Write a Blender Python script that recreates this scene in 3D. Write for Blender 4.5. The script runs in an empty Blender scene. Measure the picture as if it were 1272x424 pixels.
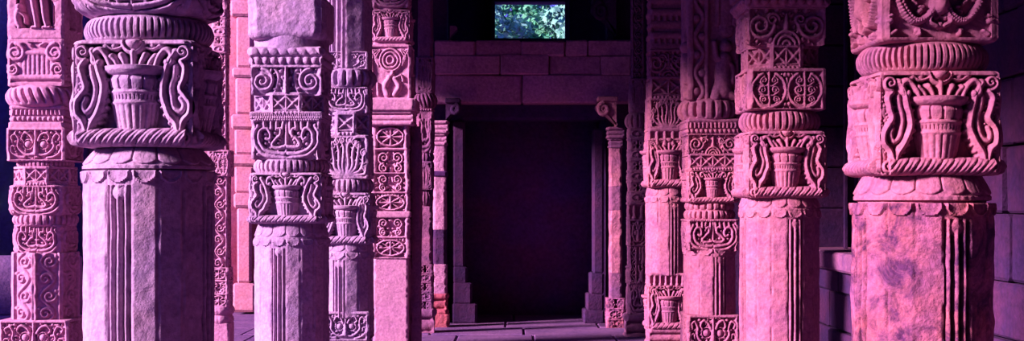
import bpy, math, random
import numpy as np

PI = math.pi
F = 1600.0            # focal length in pixels of the 1272 x 424 frame
HY = 250.0            # row of the eye level
EYE = 1.57
CX0 = 636.0
COL = bpy.context.scene.collection
rnd = random.Random(7)


def px(x, d):
    return (x - CX0) / F * d


def pz(y, d):
    return EYE + (HY - y) / F * d


# ------------------------------------------------------------------ materials
def lin(c):
    return tuple(((v / 255.0) / 12.92 if v / 255.0 <= 0.04045 else ((v / 255.0 + 0.055) / 1.055) ** 2.4) for v in c) + (1.0,)


def stone_mat(name, c1, c2, stain, stain_amt=0.3, bump=0.45, scale=1.0, rough=0.85, spos=0.47):
    m = bpy.data.materials.new(name)
    m.use_nodes = True
    nt = m.node_tree
    N, L = nt.nodes, nt.links
    bsdf = N['Principled BSDF']
    bsdf.inputs['Roughness'].default_value = rough
    bsdf.inputs['Specular IOR Level'].default_value = 0.25
    tc = N.new('ShaderNodeTexCoord')
    n1 = N.new('ShaderNodeTexNoise')
    n1.inputs['Scale'].default_value = 3.2 * scale
    n1.inputs['Detail'].default_value = 6
    n1.inputs['Roughness'].default_value = 0.62
    L.new(tc.outputs['Object'], n1.inputs['Vector'])
    r1 = N.new('ShaderNodeValToRGB')
    r1.color_ramp.elements[0].position = 0.36
    r1.color_ramp.elements[0].color = c1 if len(c1) == 4 else lin(c1)
    r1.color_ramp.elements[1].position = 0.64
    r1.color_ramp.elements[1].color = c2 if len(c2) == 4 else lin(c2)
    L.new(n1.outputs['Fac'], r1.inputs['Fac'])
    n2 = N.new('ShaderNodeTexNoise')
    n2.inputs['Scale'].default_value = 7.0 * scale
    n2.inputs['Detail'].default_value = 9
    n2.inputs['Roughness'].default_value = 0.7
    n2.inputs['Distortion'].default_value = 0.6
    L.new(tc.outputs['Object'], n2.inputs['Vector'])
    r2 = N.new('ShaderNodeValToRGB')
    r2.color_ramp.elements[0].position = spos
    r2.color_ramp.elements[0].color = (0, 0, 0, 1)
    r2.color_ramp.elements[1].position = spos + 0.2
    r2.color_ramp.elements[1].color = (stain_amt,) * 3 + (1,)
    L.new(n2.outputs['Fac'], r2.inputs['Fac'])
    mx = N.new('ShaderNodeMixRGB')
    L.new(r2.outputs['Color'], mx.inputs['Fac'])
    L.new(r1.outputs['Color'], mx.inputs['Color1'])
    mx.inputs['Color2'].default_value = lin(stain)
    n3 = N.new('ShaderNodeTexNoise')
    n3.inputs['Scale'].default_value = 42 * scale
    n3.inputs['Detail'].default_value = 5
    L.new(tc.outputs['Object'], n3.inputs['Vector'])
    mr = N.new('ShaderNodeMapRange')
    mr.inputs['To Min'].default_value = 0.36
    mr.inputs['To Max'].default_value = 0.62
    mr.inputs['From Min'].default_value = 0.25
    mr.inputs['From Max'].default_value = 0.75
    L.new(n3.outputs['Fac'], mr.inputs['Value'])
    mul = N.new('ShaderNodeMixRGB')
    mul.blend_type = 'MULTIPLY'
    mul.inputs['Fac'].default_value = 1
    L.new(mx.outputs['Color'], mul.inputs['Color1'])
    L.new(mr.outputs['Result'], mul.inputs['Color2'])
    L.new(mul.outputs['Color'], bsdf.inputs['Base Color'])
    n4 = N.new('ShaderNodeTexNoise')
    n4.inputs['Scale'].default_value = 26 * scale
    n4.inputs['Detail'].default_value = 8
    n4.inputs['Roughness'].default_value = 0.65
    L.new(tc.outputs['Object'], n4.inputs['Vector'])
    bp = N.new('ShaderNodeBump')
    bp.inputs['Strength'].default_value = bump
    bp.inputs['Distance'].default_value = 0.03
    L.new(n4.outputs['Fac'], bp.inputs['Height'])
    L.new(bp.outputs['Normal'], bsdf.inputs['Normal'])
    return m


def flat_mat(name, c, rough=0.8):
    m = bpy.data.materials.new(name)
    m.use_nodes = True
    b = m.node_tree.nodes['Principled BSDF']
    b.inputs['Base Color'].default_value = lin(c)
    b.inputs['Roughness'].default_value = rough
    return m


M_LAV = stone_mat('lavender sandstone', (212, 172, 222), (238, 188, 224), (132, 84, 164), 0.4)
M_PINK = stone_mat('pink sandstone', (226, 152, 198), (240, 164, 200), (150, 84, 150), 0.3)
M_ROSE = stone_mat('rose sandstone', (208, 124, 168), (234, 140, 162), (120, 54, 116), 0.4)
M_RED = stone_mat('red weathered sandstone', (204, 120, 178), (240, 130, 146), (78, 28, 92), 0.9, 0.7, 1.0, .85, 0.42)
M_BRIGHT = stone_mat('clean pink sandstone', (246, 168, 212), (252, 178, 210), (176, 100, 166), 0.3, 0.25)
M_GREY = stone_mat('greyish violet sandstone', (176, 130, 190), (204, 146, 196), (96, 60, 130), 0.4)
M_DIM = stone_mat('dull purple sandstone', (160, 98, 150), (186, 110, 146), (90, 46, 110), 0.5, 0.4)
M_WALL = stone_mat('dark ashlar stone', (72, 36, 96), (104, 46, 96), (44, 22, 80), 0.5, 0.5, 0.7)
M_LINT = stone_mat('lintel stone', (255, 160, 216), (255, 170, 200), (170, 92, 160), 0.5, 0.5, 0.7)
M_ROOM = stone_mat('inner wall plaster', (150, 84, 200), (170, 84, 170), (110, 60, 160), 0.4, 0.3, 0.5)
M_CEIL = flat_mat('dark indigo ceiling', (48, 30, 80))  # even dark indigo, set low to cut bounced light in the hall
M_DARK = stone_mat('dark inner stone', (84, 36, 120), (104, 44, 112), (54, 24, 96), 0.5, 0.3, 0.6)  # dark violet base for inner and recessed stone
M_BLUE = stone_mat('shade blue plaster', (40, 44, 110), (62, 60, 140), (30, 30, 90), 0.4, 0.2, 0.6)  # dark blue base colour stands in for shade on the back wall
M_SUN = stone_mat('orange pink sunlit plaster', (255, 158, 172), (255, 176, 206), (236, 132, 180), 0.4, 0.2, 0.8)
M_FLOOR = stone_mat('worn flagstone', (140, 92, 156), (166, 112, 166), (84, 54, 120), 0.5, 0.4, 0.6)
M_ORANGE = stone_mat('orange red stone', (214, 100, 124), (230, 118, 128), (110, 50, 100), 0.5, 0.4)


# ------------------------------------------------------------------ mesh helpers
class MB:
    """collects vertices and faces of ONE mesh"""

    def __init__(self):
        self.V = []
        self.F4 = []
        self.F3 = []
        self.n = 0

    def add(self, v, f4=None, f3=None):
        v = np.asarray(v, dtype=np.float64).reshape(-1, 3)
        if f4 is not None and len(f4):
            self.F4.append(np.asarray(f4, dtype=np.int64) + self.n)
        if f3 is not None and len(f3):
            self.F3.append(np.asarray(f3, dtype=np.int64) + self.n)
        self.V.append(v)
        self.n += len(v)

    def grid(self, P, mask=None, wrap=False):
        """P (rows, cols, 3)"""
        r, c = P.shape[:2]
        idx = np.arange(r * c).reshape(r, c)
        if wrap:
            idx = np.concatenate([idx, idx[:, :1]], axis=1)
        q = np.stack([idx[:-1, :-1], idx[:-1, 1:], idx[1:, 1:], idx[1:, :-1]], axis=-1)
        if mask is not None:
            q = q[mask]
        self.add(P.reshape(-1, 3), q.reshape(-1, 4))

    def fan(self, loop, flip=False):
        loop = np.asarray(loop)
        c = loop.mean(axis=0)
        k = len(loop)
        a = np.arange(k)
        b = (a + 1) % k
        t = np.stack([np.full(k, k), a, b] if not flip else [np.full(k, k), b, a], axis=-1)
        self.add(np.vstack([loop, c]), None, t)

    def box(self, x0, x1, y0, y1, z0, z1, bev=0.0, jit=0.0):
        lo = np.array([x0, y0, z0], float)
        hi = np.array([x1, y1, z1], float)
        b = min(bev, 0.45 * min(hi - lo))
        vs, faces = [], []
        if b <= 0:
            v = [[(lo, hi)[i][0], (lo, hi)[j][1], (lo, hi)[k][2]] for i in (0, 1) for j in (0, 1) for k in (0, 1)]
            v = np.array(v) + np.random.RandomState(self.n).uniform(-jit, jit, (8, 3))
            self.add(v, [[0, 1, 3, 2], [4, 6, 7, 5], [0, 4, 5, 1], [2, 3, 7, 6], [0, 2, 6, 4], [1, 5, 7, 3]])
            return
        # chamfered box: 24 verts
        bm_v = {}
        out = []
        for i in (0, 1):
            for j in (0, 1):
                for k in (0, 1):
                    s = np.array([i, j, k])
                    corner = np.where(s == 0, lo, hi).astype(float)
                    inn = np.where(s == 0, 1.0, -1.0) * b
                    for ax in range(3):
                        p = corner + inn
                        p[ax] = corner[ax]
                        bm_v[(i, j, k, ax)] = len(out)
                        out.append(p)
        out = np.array(out) + np.random.RandomState(self.n + 3).uniform(-jit, jit, (24, 3))
        q, t = [], []
        g = lambda i, j, k, ax: bm_v[(i, j, k, ax)]
        for ax in range(3):
            o1, o2 = (ax + 1) % 3, (ax + 2) % 3
            for s in (0, 1):
                cyc = []
                for (a, c) in ((0, 0), (1, 0), (1, 1), (0, 1)):
                    k3 = [0, 0, 0]
                    k3[ax] = s
                    k3[o1] = a
                    k3[o2] = c
                    cyc.append(g(*k3, ax))
                q.append(cyc if s else cyc[::-1])
        for ax in range(3):      # edges along ax
            o1, o2 = (ax + 1) % 3, (ax + 2) % 3
            for a in (0, 1):
                for c in (0, 1):
                    k0 = [0, 0, 0]
                    k0[o1] = a
                    k0[o2] = c
                    k1 = list(k0)
                    k1[ax] = 1
                    f = [g(*k0, o1), g(*k1, o1), g(*k1, o2), g(*k0, o2)]
                    q.append(f if (a != c) else f[::-1])
        for i in (0, 1):
            for j in (0, 1):
                for k in (0, 1):
                    f = [g(i, j, k, 0), g(i, j, k, 1), g(i, j, k, 2)]
                    t.append(f if (i + j + k) % 2 else f[::-1])
        self.add(out, q, t)

    def tube(self, pts, rads, n=8, squash=1.0):
        pts = np.asarray(pts, float)
        rads = np.broadcast_to(np.asarray(rads, float), (len(pts),))
        tg = np.gradient(pts, axis=0)
        tg /= np.linalg.norm(tg, axis=1)[:, None] + 1e-9
        up = np.array([0.13, 0.21, 0.97])
        rows = []
        for p, t, r in zip(pts, tg, rads):
            a = np.cross(t, up)
            if np.linalg.norm(a) < 1e-3:
                a = np.cross(t, [1, 0, 0])
            a /= np.linalg.norm(a)
            b = np.cross(t, a)
            ph = np.arange(n) * 2 * PI / n
            rows.append(p + r * (np.cos(ph)[:, None] * a + squash * np.sin(ph)[:, None] * b))
        P = np.array(rows)
        self.grid(P, wrap=True)
        self.fan(P[0], True)
        self.fan(P[-1])

    def build(self, name, mat, parent=None, smooth=True, angle=48, loc=None):
        V = np.vstack(self.V)
        loops, starts = [], []
        k = 0
        nf = 0
        if self.F4:
            q = np.vstack(self.F4)
            loops.append(q.reshape(-1))
            starts.append(np.arange(len(q)) * 4)
            k += len(q) * 4
            nf += len(q)
        if self.F3:
            t = np.vstack(self.F3)
            loops.append(t.reshape(-1))
            starts.append(k + np.arange(len(t)) * 3)
            nf += len(t)
        loops = np.concatenate(loops).astype(np.int32)
        starts = np.concatenate(starts).astype(np.int32)
        me = bpy.data.meshes.new(name)
        me.vertices.add(len(V))
        me.vertices.foreach_set('co', V.astype(np.float32).reshape(-1))
        me.loops.add(len(loops))
        me.loops.foreach_set('vertex_index', loops)
        me.polygons.add(nf)
        me.polygons.foreach_set('loop_start', starts)
        me.update(calc_edges=True)
        me.validate()
        if smooth:
            me.polygons.foreach_set('use_smooth', np.ones(len(me.polygons), dtype=bool))
            me.set_sharp_from_angle(angle=math.radians(angle))
        me.materials.append(mat)
        o = bpy.data.objects.new(name, me)
        COL.objects.link(o)
        if parent is not None:
            o.parent = parent
        if loc is not None:
            o.location = loc
        return o


def thing(name, label, cat, loc, group=None):
    o = bpy.data.objects.new(name, None)
    o.empty_display_size = 0.1
    COL.objects.link(o)
    o.location = loc
    tag(o, label, cat, group)
    return o


def tag(o, label, cat, group=None):
    o['label'] = label
    o['category'] = cat
    o['kind'] = 'thing'
    if group:
        o['group'] = group
    return o


def struct(o):
    o['kind'] = 'structure'
    return o


# ------------------------------------------------------------------ noise and relief fields
_TAB = np.random.RandomState(11).rand(64, 64)


def vnoise(X, Y, f, seed=0):
    x = X * f + 17.3 * seed + 100
    y = Y * f + 9.1 * seed + 100
    i = np.floor(x).astype(int)
    j = np.floor(y).astype(int)
    u = x - i
    v = y - j
    u = u * u * (3 - 2 * u)
    v = v * v * (3 - 2 * v)
    g = lambda a, b: _TAB[a % 64, b % 64]
    return ((g(i, j) * (1 - u) + g(i + 1, j) * u) * (1 - v) + (g(i, j + 1) * (1 - u) + g(i + 1, j + 1) * u) * v) - 0.5


def fbm(X, Y, f, seed=0):
    return vnoise(X, Y, f, seed) + 0.5 * vnoise(X, Y, f * 2.1, seed + 3) + 0.25 * vnoise(X, Y, f * 4.3, seed + 5)


def crom(pts, per=10):
    P = np.asarray(pts, float)
    P = np.vstack([2 * P[0] - P[1], P, 2 * P[-1] - P[-2]])
    out = []
    for i in range(1, len(P) - 2):
        t = np.linspace(0, 1, per, endpoint=False)[:, None]
        a, b, c, d = P[i - 1], P[i], P[i + 1], P[i + 2]
        out.append(0.5 * ((2 * b) + (-a + c) * t + (2 * a - 5 * b + 4 * c - d) * t * t + (-a + 3 * b - 3 * c + d) * t ** 3))
    out.append(P[-2][None])
    return np.vstack(out)


def spiral(cx, cy, r0, r1, a0, turns, per=26):
    t = np.linspace(0, 1, max(8, int(abs(turns) * per)))
    r = r0 + (r1 - r0) * t ** 0.8
    a = a0 + turns * 2 * PI * t
    return np.stack([cx + r * np.cos(a), cy + r * np.sin(a)], axis=-1)


class Fld:
    """height field over a panel: x in [-A, A], y in [0, 1] (units of the panel height)"""

    def __init__(self, A, nu, nv, base=0.0):
        self.A = A
        self.x = np.linspace(-A, A, nu)
        self.y = np.linspace(0, 1, nv)
        self.X, self.Y = np.meshgrid(self.x, self.y)
        self.H = np.full((nv, nu), base, float)

    def stroke(self, pts, w0, w1=None, base=0.0, top=0.08, p=0.45, both=False):
        w1 = w0 if w1 is None else w1
        pts = np.asarray(pts, float)
        seg = np.linalg.norm(np.diff(pts, axis=0), axis=1)
        L = np.concatenate([[0], np.cumsum(seg)])
        n = max(2, min(160, int(L[-1] / (0.35 * min(w0, w1) + 1e-4)) + 2))
        s = np.linspace(0, L[-1], n)
        q = np.stack([np.interp(s, L, pts[:, 0]), np.interp(s, L, pts[:, 1])], axis=-1)
        w = np.linspace(w0, w1, n)
        for sg in ((1, -1) if both else (1,)):
            qq = q * np.array([sg, 1])
            m = max(w0, w1)
            i0 = np.searchsorted(self.x, qq[:, 0].min() - m)
            i1 = np.searchsorted(self.x, qq[:, 0].max() + m)
            j0 = np.searchsorted(self.y, qq[:, 1].min() - m)
            j1 = np.searchsorted(self.y, qq[:, 1].max() + m)
            if i1 <= i0 or j1 <= j0:
                continue
            X = self.X[j0:j1, i0:i1, None]
            Y = self.Y[j0:j1, i0:i1, None]
            d2 = ((X - qq[:, 0]) ** 2 + (Y - qq[:, 1]) ** 2) / (w * w)
            d2 = d2.min(axis=-1)
            h = np.where(d2 < 1, base + top * np.clip(1 - d2, 0, 1) ** p, -9)
            self.H[j0:j1, i0:i1] = np.maximum(self.H[j0:j1, i0:i1], h)
        return self

    def disc(self, cx, cy, r, base=0.0, top=0.08, p=0.5, both=False):
        return self.stroke([(cx, cy), (cx + 1e-3, cy)], r, r, base, top, p, both)

    def hole(self, cx, cy, r, depth, both=False):
        for sg in ((1, -1) if both else (1,)):
            d = np.hypot(self.X - sg * cx, self.Y - cy)
            self.H = np.where(d < r, np.minimum(self.H, depth), self.H)
        return self

    def ridge(self, y, w, base=0.0, top=0.05, p=0.5, x0=None, x1=None):
        t = np.clip(1 - ((self.Y - y) / w) ** 2, 0, 1)
        h = np.where(t > 0, base + top * t ** p, -9)
        if x0 is not None:
            h = np.where((self.X >= x0) & (self.X <= x1), h, -9)
        self.H = np.maximum(self.H, h)
        return self

    def vridge(self, x, w, base=0.0, top=0.05, p=0.5, both=False):
        for sg in ((1, -1) if both else (1,)):
            t = np.clip(1 - ((self.X - sg * x) / w) ** 2, 0, 1)
            self.H = np.maximum(self.H, np.where(t > 0, base + top * t ** p, -9))
        return self

    def beads(self, y, r, pitch, base=0.0, top=0.05):
        cx = (np.floor(self.X / pitch) + 0.5) * pitch
        d2 = ((self.X - cx) ** 2 + (self.Y - y) ** 2) / (r * r)
        self.H = np.maximum(self.H, np.where(d2 < 1, base + top * np.clip(1 - d2, 0, 1) ** 0.5, -9))
        return self

    def dentils(self, y0, y1, pitch, base=0.0, top=0.05, duty=0.62, round_=True):
        u = np.abs((self.X / pitch) % 1.0 - 0.5) * 2
        inside = (self.Y > y0) & (self.Y < y1)
        t = np.clip(1 - (u / duty) ** 2, 0, 1)
        self.H = np.maximum(self.H, np.where(inside & (t > 0), base + top * t ** 0.5, -9))
        return self

    def band(self, y0, y1, h):
        self.H = np.where((self.Y > y0) & (self.Y < y1), h, self.H)
        return self

    def fill(self, n, sd, lo, q=.035, top=.07, thr=.03):
        """small curls and leaf tips in what is left of the recess"""
        r = random.Random(sd * 13 + 1)
        for _ in range(n):
            cx, cy = r.uniform(-self.A * .96, self.A * .96), r.uniform(.06, .92)
            i = min(len(self.x) - 1, np.searchsorted(self.x, cx))
            k = min(len(self.y) - 1, np.searchsorted(self.y, cy))
            if self.H[k, i] < lo + thr:
                a = r.uniform(0, 6.28)
                w = q * r.uniform(.6, 1.1)
                l = q * r.uniform(.6, 2.0)
                self.stroke([(cx, cy), (cx + l * math.cos(a), cy + l * math.sin(a))], w, w * .7, lo, top * r.uniform(.6, 1.2), .45, True)
        return self

    def rough(self, amp, f, seed=0):
        self.H = self.H + amp * fbm(self.X, self.Y, f, seed)
        return self


D = 0.125   # usual carving depth in units of the panel height


def f_plain(A, nu, nv, sd):
    return Fld(A, nu, nv).rough(0.015, 5, sd)


def f_vaseback(A, nu, nv, sd):
    """recess with a rope moulding below, drooping leaves and a half rosette above"""
    f = Fld(A, nu, nv, -0.15)
    f.band(0.955, 1.01, -0.005)
    f.H = np.where(np.abs(f.X) > A - 0.03, -0.03, f.H)
    # half rosette at the top
    f.disc(0, 1.0, 0.145, -0.06, 0.085, 0.35)
    f.hole(0, 1.0, 0.105, -0.03)
    f.disc(0, 1.0, 0.085, -0.04, 0.075, 0.5)
    # leaning buds and drooping curls over the vase rim
    f.stroke([(0, .70), (0, .80), (0, .88)], .032, .046, -.13, .15, .5)
    f.stroke(crom([(.06, .70), (.085, .79), (.12, .85)]), .03, .046, -.13, .15, .5, True)
    f.stroke(crom([(.13, .70), (.17, .79), (.22, .84)]), .03, .044, -.13, .145, .5, True)
    f.stroke(crom([(.20, .70), (.25, .82), (.32, .90), (.385, .87), (.385, .79), (.335, .77)]), .04, .046, -.13, .15, .5, True)
    f.disc(.335, .785, .05, -.13, .16, .5, True)
    f.stroke(crom([(.12, .93), (.2, .91), (.27, .95)]), .02, .02, -.13, .12, .5, True)
    # lobes beside the rosette
    for xx in (0.19, 0.27):
        f.disc(xx, 0.955, 0.055, -0.10, 0.09, 0.5, True)
    # rope moulding
    t = np.clip(1 - ((f.Y - 0.085) / 0.095) ** 2, 0, 1)
    tw = np.abs(np.sin((f.X * np.sign(f.X + 1e-9) * 1.0 - f.Y * 0.9 * np.sign(f.X + 1e-9)) * PI / 0.115))
    rope = -0.10 + 0.165 * t ** 0.5 - 0.022 * (tw < 0.32) + 0.006 * (np.abs(tw - 0.8) < 0.12)
    f.H = np.where((np.abs(f.X) < A * 0.9) & (t > 0), np.maximum(f.H, rope), f.H)
    return f.rough(0.012, 7, sd)


def f_leafscroll(A, nu, nv, sd):
    """one leafy S scroll (x > 0 side) that stands free of the recess: rolled ribbons side by side"""
    r = random.Random(sd)
    j = lambda q=0.010: r.uniform(-q, q)
    f = Fld(A, nu, nv, -0.16)
    k = (A - 0.012) / 0.565
    P = lambda x, y: (x * k + j(.007), y + j(.007))
    B, T = -0.14, 0.15
    # ground plate that ties the ribbons together
    f.stroke(crom([P(.40, .84), P(.43, .68), P(.40, .52), P(.42, .36), P(.46, .20), P(.48, .10)]), .085, .085, -.16, .105, .25)
    f.stroke(crom([P(.50, .90), P(.50, .70), P(.49, .52), P(.50, .30), P(.50, .10)]), .06, .06, -.16, .09, .25)
    # inner fat ribbon: rolls at the top, swings towards the pot, runs out to the foot
    rib = crom([P(.395, .885), P(.345, .80), P(.315, .69), P(.29, .58), P(.285, .47), P(.315, .37), P(.35, .29), P(.40, .21), P(.42, .12), P(.40, .05)], 9)
    f.stroke(rib, .046, .050, B, T, .28)
    f.stroke(rib, .012, .012, 0, .022, .5)
    # middle ribbon ends in an eye
    mid = crom([P(.40, .76), P(.385, .65), P(.355, .56), P(.36, .46), P(.395, .37), P(.445, .33), P(.475, .39), P(.455, .45)], 9)
    f.stroke(mid, .036, .034, B, T - .01, .3)
    # outer ribbon
    out = crom([P(.455, .80), P(.50, .74), P(.475, .63), P(.455, .55), P(.50, .48), P(.535, .41), P(.53, .31), P(.48, .24), P(.455, .15)], 9)
    f.stroke(out, .042, .042, B, T, .28)
    f.stroke(out, .012, .012, 0, .022, .5)
    # volutes
    for (x, y, q, a0, tn, w) in ((.475, .885, .072, -PI / 2, 1.5, .027), (.50, .10, .070, PI, 1.5, .027), (.375, .13, .03, 0, 1.0, .02)):
        cx, cy = P(x, y)
        cx = min(cx, A - q - w * .6)
        f.stroke(spiral(cx, cy, q, q * .12, a0, tn), w, w * .8, B, T, .42)
    # lobes that fringe the ribbons
    for pth, sgn, q0 in ((rib, -1, .025), (out, 1, .027)):
        m = len(pth)
        for t in np.linspace(0.14, 0.90, 10):
            i = int(t * (m - 2))
            d = pth[i + 1] - pth[i]
            d /= np.linalg.norm(d) + 1e-9
            n_ = np.array([d[1], -d[0]]) * -sgn if sgn > 0 else np.array([d[1], -d[0]])
            c = pth[i] + n_ * .046
            c[0] = min(c[0], A - .025)
            f.disc(c[0], c[1], q0 + abs(j(.004)), B, T - .03, .42)
    for (x, y) in ((.545, .78), (.55, .70), (.55, .50), (.42, .60), (.43, .66), (.425, .50), (.42, .25)):
        cx, cy = P(x, y)
        f.disc(min(cx, A - .02), cy, .022, B, T - .03, .45)
    f.H = f.H + 0.008 * fbm(f.X, f.Y, 12, sd) * (f.H > -.15)
    return f


def f_scroll(A, nu, nv, sd):
    r = random.Random(sd)
    j = lambda s=0.015: r.uniform(-s, s)
    f = Fld(A, nu, nv, -D)
    f.band(0.93, 1.1, 0.0)
    f.beads(0.965, 0.03, 0.06, -0.02, 0.05)
    f.vridge(A - 0.02, 0.05, -0.06, 0.06, 0.3, True)
    for sg in (1, -1):
        P = lambda x, y: (sg * (x * A) + j(), y + j())
        sp = crom([P(.03, .03), P(.30, .05), P(.66, .12), P(.91, .34), P(.93, .62), P(.83, .82)], 10)
        f.stroke(sp, 0.062, 0.05, -D, 0.135, 0.4)
        sp = crom([P(.05, .15), P(.35, .16), P(.64, .26), P(.78, .45), P(.74, .68), P(.58, .74), P(.46, .62), P(.50, .48), P(.6, .52)], 10)
        f.stroke(sp, 0.06, 0.045, -D, 0.145, 0.4)
        sp = crom([P(.05, .30), P(.28, .28), P(.42, .36), P(.30, .50), P(.16, .60), P(.18, .75), P(.30, .72)], 10)
        f.stroke(sp, 0.055, 0.04, -D, 0.135, 0.4)
        for (x, y0, y1) in ((.10, .66, .92), (.28, .78, .93), (.44, .74, .92), (.64, .80, .93)):
            f.stroke([P(x, y1), P(x + .02, y0)], 0.045, 0.055, -D, 0.12, 0.45)
        for (x, y) in ((.95, .92), (.95, .08), (.85, .12), (.6, .38), (.34, .64), (.9, .9), (.25, .40), (.62, .60)):
            q = 0.04 + abs(j())
            f.disc(*P(x, y), q, -D, 0.10, 0.4)
    f.stroke([(0, .02), (0, .9)], 0.035, 0.05, -D, 0.10, 0.4)
    f.fill(70, sd, -D, .04, .09)
    return f.rough(0.015, 9, sd)


def f_roundel(A, nu, nv, sd):
    r = random.Random(sd)
    j = lambda q=0.012: r.uniform(-q, q)
    f = Fld(A, nu, nv, -D)
    f.band(0.92, 1.1, 0.0)
    f.band(-0.1, 0.05, -0.01)
    f.vridge(A - 0.03, 0.07, -0.05, 0.05, 0.3, True)
    for sg in (1, -1):
        cx = sg * A * 0.47
        t = np.linspace(PI * .5 + .45, PI * 2.5 - .45, 60)
        f.stroke(np.stack([cx + 0.44 * A * np.cos(t), 0.48 + 0.42 * np.sin(t)], -1), 0.045, 0.045, -D, 0.135, 0.4)
        f.stroke(crom([(cx, .06), (cx + j(), .4), (cx + j(), .9)]), .035, .04, -D, .13, .4)
        for s2 in (1, -1):
            for (y, q, l) in ((.22, .085, .26), (.45, .095, .24), (.68, .085, .22)):
                xx = cx + s2 * l * A * .9
                f.stroke(crom([(cx, y - .1), (cx + s2 * l * A * .5, y - .1), (xx + s2 * .03 * A, y - .01)]), .035, .03, -D, .12, .4)
                f.stroke(spiral(xx - s2 * .06 * A, y + .03, q, .015, 0 if s2 > 0 else PI, s2 * 1.3), .03, .024, -D, .13, .4)
            f.stroke([(cx + s2 * .12 * A, .74), (cx + s2 * .16 * A, .88)], .04, .03, -D, .11, .4)
        for (x, y) in ((.94, .86), (.94, .10), (.05, .14), (.05, .84)):
            f.disc(sg * x * A, y, 0.06, -D, 0.12, 0.4)
    f.stroke([(0, .25), (0, .75)], 0.035, 0.035, -D, 0.12, 0.4)
    f.fill(60, sd, -D, .035, .085)
    return f.rough(0.014, 9, sd)


def f_mask(A, nu, nv, sd):
    r = random.Random(sd)
    j = lambda s=0.01: r.uniform(-s, s)
    f = Fld(A, nu, nv, -D)
    f.band(0.92, 1.1, 0.0)
    f.band(-0.1, 0.06, 0.0)
    f.vridge(A - 0.03, 0.06, -0.04, 0.04, 0.3, True)
    for sg in (1, -1):
        P = lambda x, y: (sg * x * A + j(), y + j())
        f.disc(*P(.26, .50), 0.12, -D, 0.13, 0.5)
        f.stroke(spiral(sg * .26 * A, .5, .15, .15, 0, 1), 0.022, 0.022, -D, 0.10, 0.4)
        f.stroke(crom([P(.10, .62), P(.20, .78), P(.38, .84), P(.48, .70), P(.42, .62)], 9), 0.05, 0.03, -D, 0.13, 0.4)
        f.stroke(crom([P(.06, .22), P(.25, .18), P(.45, .26), P(.62, .44), P(.60, .64), P(.70, .80), P(.84, .74), P(.80, .62)], 9), 0.05, 0.035, -D, 0.12, 0.4)
        f.stroke(crom([P(.40, .10), P(.62, .14), P(.84, .26), P(.86, .44), P(.74, .46), P(.72, .36)], 9), 0.045, 0.03, -D, 0.11, 0.4)
        for (x, y) in ((.93, .9), (.93, .55), (.92, .12), (.55, .86), (.2, .9), (.7, .58)):
            f.disc(*P(x, y), 0.05, -D, 0.1, 0.4)
    f.stroke([(0, .25), (0, .6)], 0.11, 0.05, -D, 0.15, 0.5)
    f.stroke([(0, .6), (0, .92)], 0.04, 0.06, -D, 0.12, 0.5)
    f.fill(60, sd, -D, .04, .09)
    return f.rough(0.014, 9, sd)


def f_flame(A, nu, nv, sd):
    r = random.Random(sd)
    j = lambda s=0.015: r.uniform(-s, s)
    f = Fld(A, nu, nv, -D)
    f.band(0.93, 1.1, 0.0)
    f.band(-0.1, 0.05, 0.0)
    f.vridge(A - 0.02, 0.05, -0.05, 0.05, 0.3, True)
    for sg in (1, -1):
        P = lambda x, y: (sg * x * A + j(), y + j())
        for (x1, y1, x2, y2, x3, y3) in ((.15, .4, .10, .7, .22, .9), (.30, .35, .32, .62, .46, .86), (.45, .3, .55, .5, .62, .78),
                                         (.55, .2, .78, .34, .84, .62), (.6, .1, .85, .12, .9, .3)):
            p = crom([P(.03, .08), P(x1, y1 * .8), P(x2, y2), P(x3, y3)], 9)
            f.stroke(p, 0.06, 0.042, -D, 0.14, 0.4)
            f.stroke(spiral(sg * (x3 - .03) * A, y3 - .03, .085, .02, PI / 2, sg * 1.3), 0.034, 0.026, -D, 0.14, 0.4)
            f.stroke([p[12] + np.array([sg * .02, .01]), p[12] + np.array([sg * .1, .05])], .035, .025, -D, .12, .4)
            f.stroke([p[20] + np.array([-sg * .02, .01]), p[20] + np.array([-sg * .08, .06])], .032, .02, -D, .12, .4)
        f.disc(*P(.9, .86), 0.06, -D, 0.1, 0.4)
        f.disc(*P(.9, .5), 0.045, -D, 0.1, 0.4)
    f.stroke([(0, .05), (0, .88)], 0.05, 0.03, -D, 0.12, 0.4)
    f.fill(70, sd, -D, .04, .09)
    return f.rough(0.014, 9, sd)


def f_volute(A, nu, nv, sd):
    f = Fld(A, nu, nv, -D * 1.5)
    f.band(0.9, 1.1, 0.0)
    for sg in (1, -1):
        f.disc(sg * A * .68, .46, .40, -D * 1.5, .06, .2)
        sp = spiral(sg * A * .68, .46, .40, .06, PI / 2, sg * 1.8, 30)
        f.stroke(sp, 0.07, 0.05, -D * 1.5, 0.18, 0.4)
        f.stroke(crom([(sg * A * .35, .9), (sg * A * .22, .6), (sg * A * .3, .2), (sg * A * .36, .05)], 9), 0.07, 0.05, -D * 1.5, 0.12, 0.4)
        f.disc(sg * A * .95, .88, .09, -D * 1.5, .15, .4)
        f.disc(sg * A * .95, .08, .09, -D * 1.5, .15, .4)
    f.stroke([(0, .95), (0, .1)], 0.05, 0.16, -D * 1.5, 0.16, 0.5)
    f.stroke([(0, .9), (0, .1)], 0.03, 0.05, 0.0, 0.06, 0.5)
    f.fill(60, sd, -D * 1.5, .06, .14, .02)
    return f.rough(0.02, 8, sd)


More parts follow.
